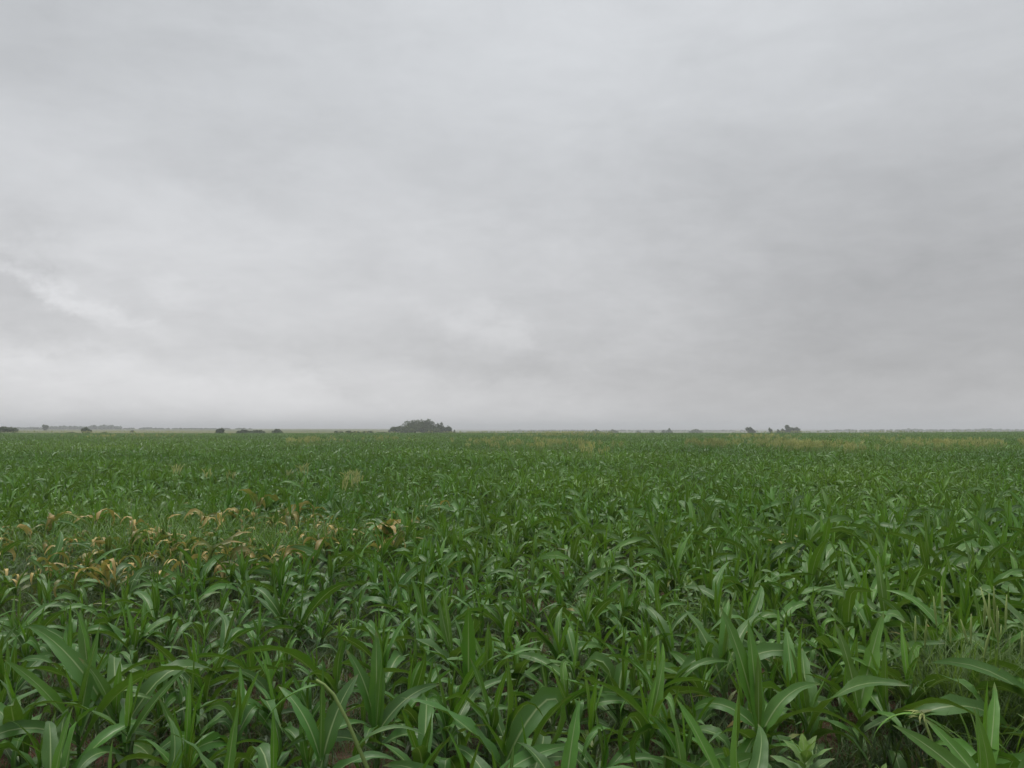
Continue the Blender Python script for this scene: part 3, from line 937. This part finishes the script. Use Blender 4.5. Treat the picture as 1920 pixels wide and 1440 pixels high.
# ------------------------------------------------------------------ trees and bushes on the plain
def crown_geo(lobes, n, leaf):
    """Leaf clumps spread through overlapping lobes: (x, y, z, rx, ry, rz), denser near their skins."""
    vol = np.array([l[3] * l[4] * l[5] for l in lobes])
    which = rng.choice(len(lobes), n, p=vol / vol.sum())
    Lb = np.array(lobes)[which]
    d = rng.normal(size=(n, 3))
    d /= np.linalg.norm(d, axis=1)[:, None]
    r = rng.random(n) ** 0.45 * (1 + 0.06 * rng.normal(size=n))
    bump = 1 + 0.16 * np.sin(d[:, 0] * 5 + which) * np.sin(d[:, 2] * 6 + 2 * which)
    c = Lb[:, :3] + d * Lb[:, 3:] * (r * bump)[:, None]
    c[:, 2] = np.maximum(c[:, 2], Lb[:, 2] - Lb[:, 5] * 1.02)
    s = leaf * rng.uniform(0.6, 1.3, n)
    a = rng.normal(size=(n, 3)) + d * 0.0
    a /= np.linalg.norm(a, axis=1)[:, None]
    b = np.cross(a, rng.normal(size=(n, 3)))
    b /= np.linalg.norm(b, axis=1)[:, None]
    q = np.stack([c - a * s[:, None] - b * s[:, None] * 0.6, c + a * s[:, None] * 0.8 - b * s[:, None] * 0.7, c + a * s[:, None] + b * s[:, None] * 0.6, c - a * s[:, None] * 0.7 + b * s[:, None] * 0.7], 1)
    g = Geo()
    g.add(q.reshape(-1, 3), (np.arange(n)[:, None] * 4 + np.arange(4)).tolist(), np.tile([[0, 0], [1, 0], [1, 1], [0, 1]], (n, 1)), np.repeat(np.clip(0.5 + 0.35 * rng.normal(size=n), 0, 1), 4))
    return g


def tree(name, px, D, w_px, top_px, label, cat='tree', group=None, lobes=None, dens=1.0, trunk=True, round_=False):
    """A tree or bush w_px wide whose top reaches row top_px, standing D metres away."""
    D *= 1.15
    x0, _, _ = spot(px, D)
    z0 = float(elevation(x0, D))
    h = CAM_Z - z0 + (HORIZON - top_px) * D / F
    w = w_px * D / F
    if lobes is None:
        k = 3 if w < 1.3 * h else 5
        lobes = []
        for j in range(k):
            u = (j + 0.5) / k * 2 - 1 + U(-0.15, 0.15)
            hh = h * (1 - 0.35 * u * u) * U(0.85, 1.0)
            rx = w / k * U(0.75, 1.0)
            lobes.append((u * (w / 2 - rx * 0.6), U(-0.2, 0.2) * w, hh * 0.5, rx, rx, hh * 0.5))
    else:
        lobes = [(a * w / 2, b * w / 2, c * h, d * w / 2, d * w / 2, e * h) for (a, b, c, d, e) in lobes]
    leaf = max(0.12, min(0.9, 0.7 * D / 819.0 * 0.8, h * 0.12))
    area = sum(4 * l[3] * l[5] for l in lobes)
    n = int(min(2600, max(160, dens * 4.5 * area / (leaf * leaf))))
    root = thing(name, (x0, D, z0), label, cat, group)
    part('crown', crown_geo(lobes, n, leaf).mesh('crown', M_tree), root)
    if trunk:
        g = tube([(0, 0, -0.2), (0.02 * h, 0, h * 0.25), (0, 0.02 * h, h * 0.55)], (h * 0.045, h * 0.035, h * 0.02), 7, 0.5)
        for l in lobes[:5]:
            g.merge(tube([(0.01 * h, 0, h * 0.2), (l[0] * 0.5, l[1] * 0.5, (h * 0.22 + l[2]) / 2), (l[0], l[1], l[2] + l[5] * 0.3)], (h * 0.025, h * 0.018, h * 0.008), 5, 0.5))
        part('trunk', g.mesh('trunk', M_bark), root)
    return root


G = 'trees of the dark grove'
tree('grove_tree', 776, 440, 42, 787, 'broad dark tree forming the left half of the grove dome', 'tree', G, [(-.55, 0, .52, .45, .40), (-.1, .1, .62, .5, .38), (.4, 0, .64, .55, .36), (0, -.3, .35, .95, .34)])
tree('grove_tree', 800, 446, 36, 786, 'highest tree of the grove, with a flat rounded top', 'tree', G, [(-.35, 0, .60, .55, .38), (.15, .1, .66, .5, .34), (.6, 0, .52, .4, .34), (0, -.3, .35, .95, .34)])
tree('grove_tree', 746, 436, 34, 799, 'low spreading tree at the left foot of the grove dome', 'tree', G, [(-.4, 0, .5, .5, .4), (.3, 0, .6, .6, .4), (0, 0, .4, .8, .35)])
tree('grove_tree', 824, 438, 20, 791, 'thin topped tree with gaps in its crown, right of the dome', 'tree', G, [(-.3, 0, .75, .35, .16), (.35, 0, .82, .3, .14), (0, 0, .45, .9, .32), (.6, 0, .62, .3, .12)], 0.5)
tree('grove_tree', 836, 442, 24, 798.5, 'low dense tree at the right end of the grove', 'tree', G, [(-.4, 0, .5, .6, .42), (.35, 0, .5, .6, .45)])
tree('bush', 812, 425, 30, 803, 'low understorey bush filling the gap between dome and thin topped tree', 'bush', None, [(-.5, 0, .5, .5, .5), (.4, 0, .45, .6, .5)])
tree('bush', 764, 425, 30, 803.5, 'low understorey bush filling the left foot of the dome', 'bush', None, [(-.5, 0, .5, .5, .5), (.4, 0, .45, .6, .5)])
tree('bush', 731.5, 430, 7, 805, 'tiny round bush at the left tip of the grove', 'bush')
tree('bush', 852, 430, 4, 806, 'tiny lone bush just beyond the right end of the grove', 'bush')
tree('bush', 413, 300, 16, 803, 'small round dark bush standing alone between grove and left treeline', 'bush', None, [(-.4, 0, .45, .5, .42), (.3, 0, .56, .6, .44), (-.9, 0, .3, .3, .25)])
HG = 'bushes of the low hedge line'
tree('bush', 458, 310, 24, 805, 'long low bush at the left of the hedge line', 'bush', HG, None, 1, False)
tree('bush', 482, 315, 30, 806, 'flatter bush in the middle of the hedge line', 'bush', HG, None, 1, False)
tree('bush', 520, 305, 20, 804, 'taller domed bush at the right end of the hedge line', 'bush', HG, None, 1, False)
BG = 'low bushes left of the grove'
for px, w, top, lb in ((630, 8, 807, 'tiny leftmost bush of the low clump before the grove'), (638, 14, 808.5, 'flat low bush beside the tiny leftmost one'), (654, 12, 806.8, 'upright low bush in the clump before the grove'),
                       (668, 18, 808.5, 'wide flat bush following the upright low bush'), (690, 22, 807.3, 'domed low bush midway towards the grove'), (716, 22, 810, 'faint low bush touching the foot of the grove')):
    tree('bush', px, 330, w, top, lb, 'bush', BG, None, 1, False)
tree('pasture_tree', 85, 700, 13, 796, 'tall pale tree rising highest over the left treeline', 'tree', None, [(-.4, 0, .7, .5, .28), (.3, 0, .6, .6, .25), (-.1, 0, .35, .5, .35)])
tree('bush', 161, 300, 22, 801.5, 'round dark bush standing before the left treeline', 'bush', None, [(-.3, 0, .5, .5, .4), (0, 0, .62, .4, .38), (.5, 0, .4, .5, .3)])
tree('bush', 135, 290, 22, 809.5, 'very low green bush left of the round dark bush', 'bush')
tree('bush', 197, 300, 12, 809, 'small low bush right of the round dark bush', 'bush')
tree('bush', 248, 380, 7, 806.5, 'small dark bush on the open pasture', 'bush')
tree('hedge', 10, 285, 44, 800, 'dark hedge running in at the left edge', 'hedge', None, [(-.7, 0, .6, .35, .4), (-.2, 0, .62, .4, .38), (.3, 0, .58, .4, .35), (.75, 0, .5, .3, .32)], 1, False)
RG = 'pale trees of the far right treeline'
for px, D, w, top, lb in ((1083, 850, 8, 808, 'tiny first tree of the far right treeline'), (1118, 800, 18, 804.5, 'square topped pale tree, second in the far treeline'), (1150, 820, 20, 804.5, 'wide pale tree with a peaked middle in the far treeline'),
                          (1197, 850, 9, 806.5, 'small round pale tree after the wide peaked tree'), (1223, 850, 10, 806.8, 'small low tree in the middle of the far treeline'), (1244, 860, 8, 805.5, 'narrow pale tree just left of the round ball tree'),
                          (1255, 800, 12, 803.2, 'round ball shaped tree standing above the far treeline'), (1305, 850, 32, 805, 'long low pale tree right of the ball shaped tree')):
    tree('pasture_tree', px, D, w, top, lb, 'tree', RG)
tree('pasture_tree', 1408, 560, 20, 800.8, 'lopsided dark tree leaning left, alone on the plain', 'tree', None, [(-.6, 0, .72, .4, .26), (-.15, 0, .62, .5, .32), (.35, 0, .42, .5, .32), (.75, 0, .25, .3, .2)])
KG = 'trees of the small right grove'
tree('pasture_tree', 1445, 560, 9, 802.2, 'tiny leaning tree left of the small right grove', 'tree', KG, [(-.4, 0, .75, .5, .22), (.2, 0, .6, .5, .25), (.5, 0, .3, .3, .3)])
tree('pasture_tree', 1459, 560, 6, 804, 'thin dark tree at the left end of the right grove', 'tree', KG)
tree('pasture_tree', 1467, 565, 13, 803.2, 'low ragged tree joining the right grove', 'tree', KG)
tree('pasture_tree', 1477, 560, 12, 795.8, 'tallest tree of the right grove with a rounded head', 'tree', KG, [(-.2, 0, .78, .65, .2), (.4, 0, .62, .6, .18), (0, 0, .35, .9, .33)])
tree('pasture_tree', 1490, 565, 24, 800.6, 'wide flat topped tree closing the right grove', 'tree', KG, [(-.4, 0, .58, .5, .38), (.2, 0, .58, .6, .36), (.7, 0, .35, .35, .3)])


def treeline(name, label, spans, D, n):
    D *= 1.15
    lob = []
    for (p0, p1, top) in spans:
        for px in np.arange(p0, p1, 5.0):
            x0 = (px - 960) / F * D
            z0 = float(elevation(x0, D))
            h = CAM_Z - z0 + (HORIZON - top + U(-1.2, 0.8)) * D / F
            h = max(h, 2.0)
            lob.append((x0, D + U(-25, 25), z0 + h * 0.5, 4.2 * D / F, 8.0, h * 0.52))
    g = crown_geo(lob, n, 0.9 * D / 819 * 0.9)
    o = bpy.data.objects.new(name, g.mesh(name, M_tree))
    C.objects.link(o)
    o['kind'] = 'stuff'
    o['label'] = label


treeline('treeline', 'hazy far wood along the left horizon', [(28, 100, 801.5), (95, 175, 800.2), (108, 118, 798.8), (123, 135, 799), (172, 225, 799), (180, 208, 797.5), (225, 330, 804.2), (270, 292, 802), (340, 360, 803.5), (360, 470, 805)], 1250, 5200)
treeline('treeline', 'faint grey wood fading out along the right horizon', [(960, 1110, 806.5), (1130, 1420, 807), (1540, 1640, 806), (1585, 1600, 804.6), (1640, 1780, 805.5), (1700, 1725, 804.2), (1780, 1990, 805), (1840, 1865, 803.6)], 1700, 5000)
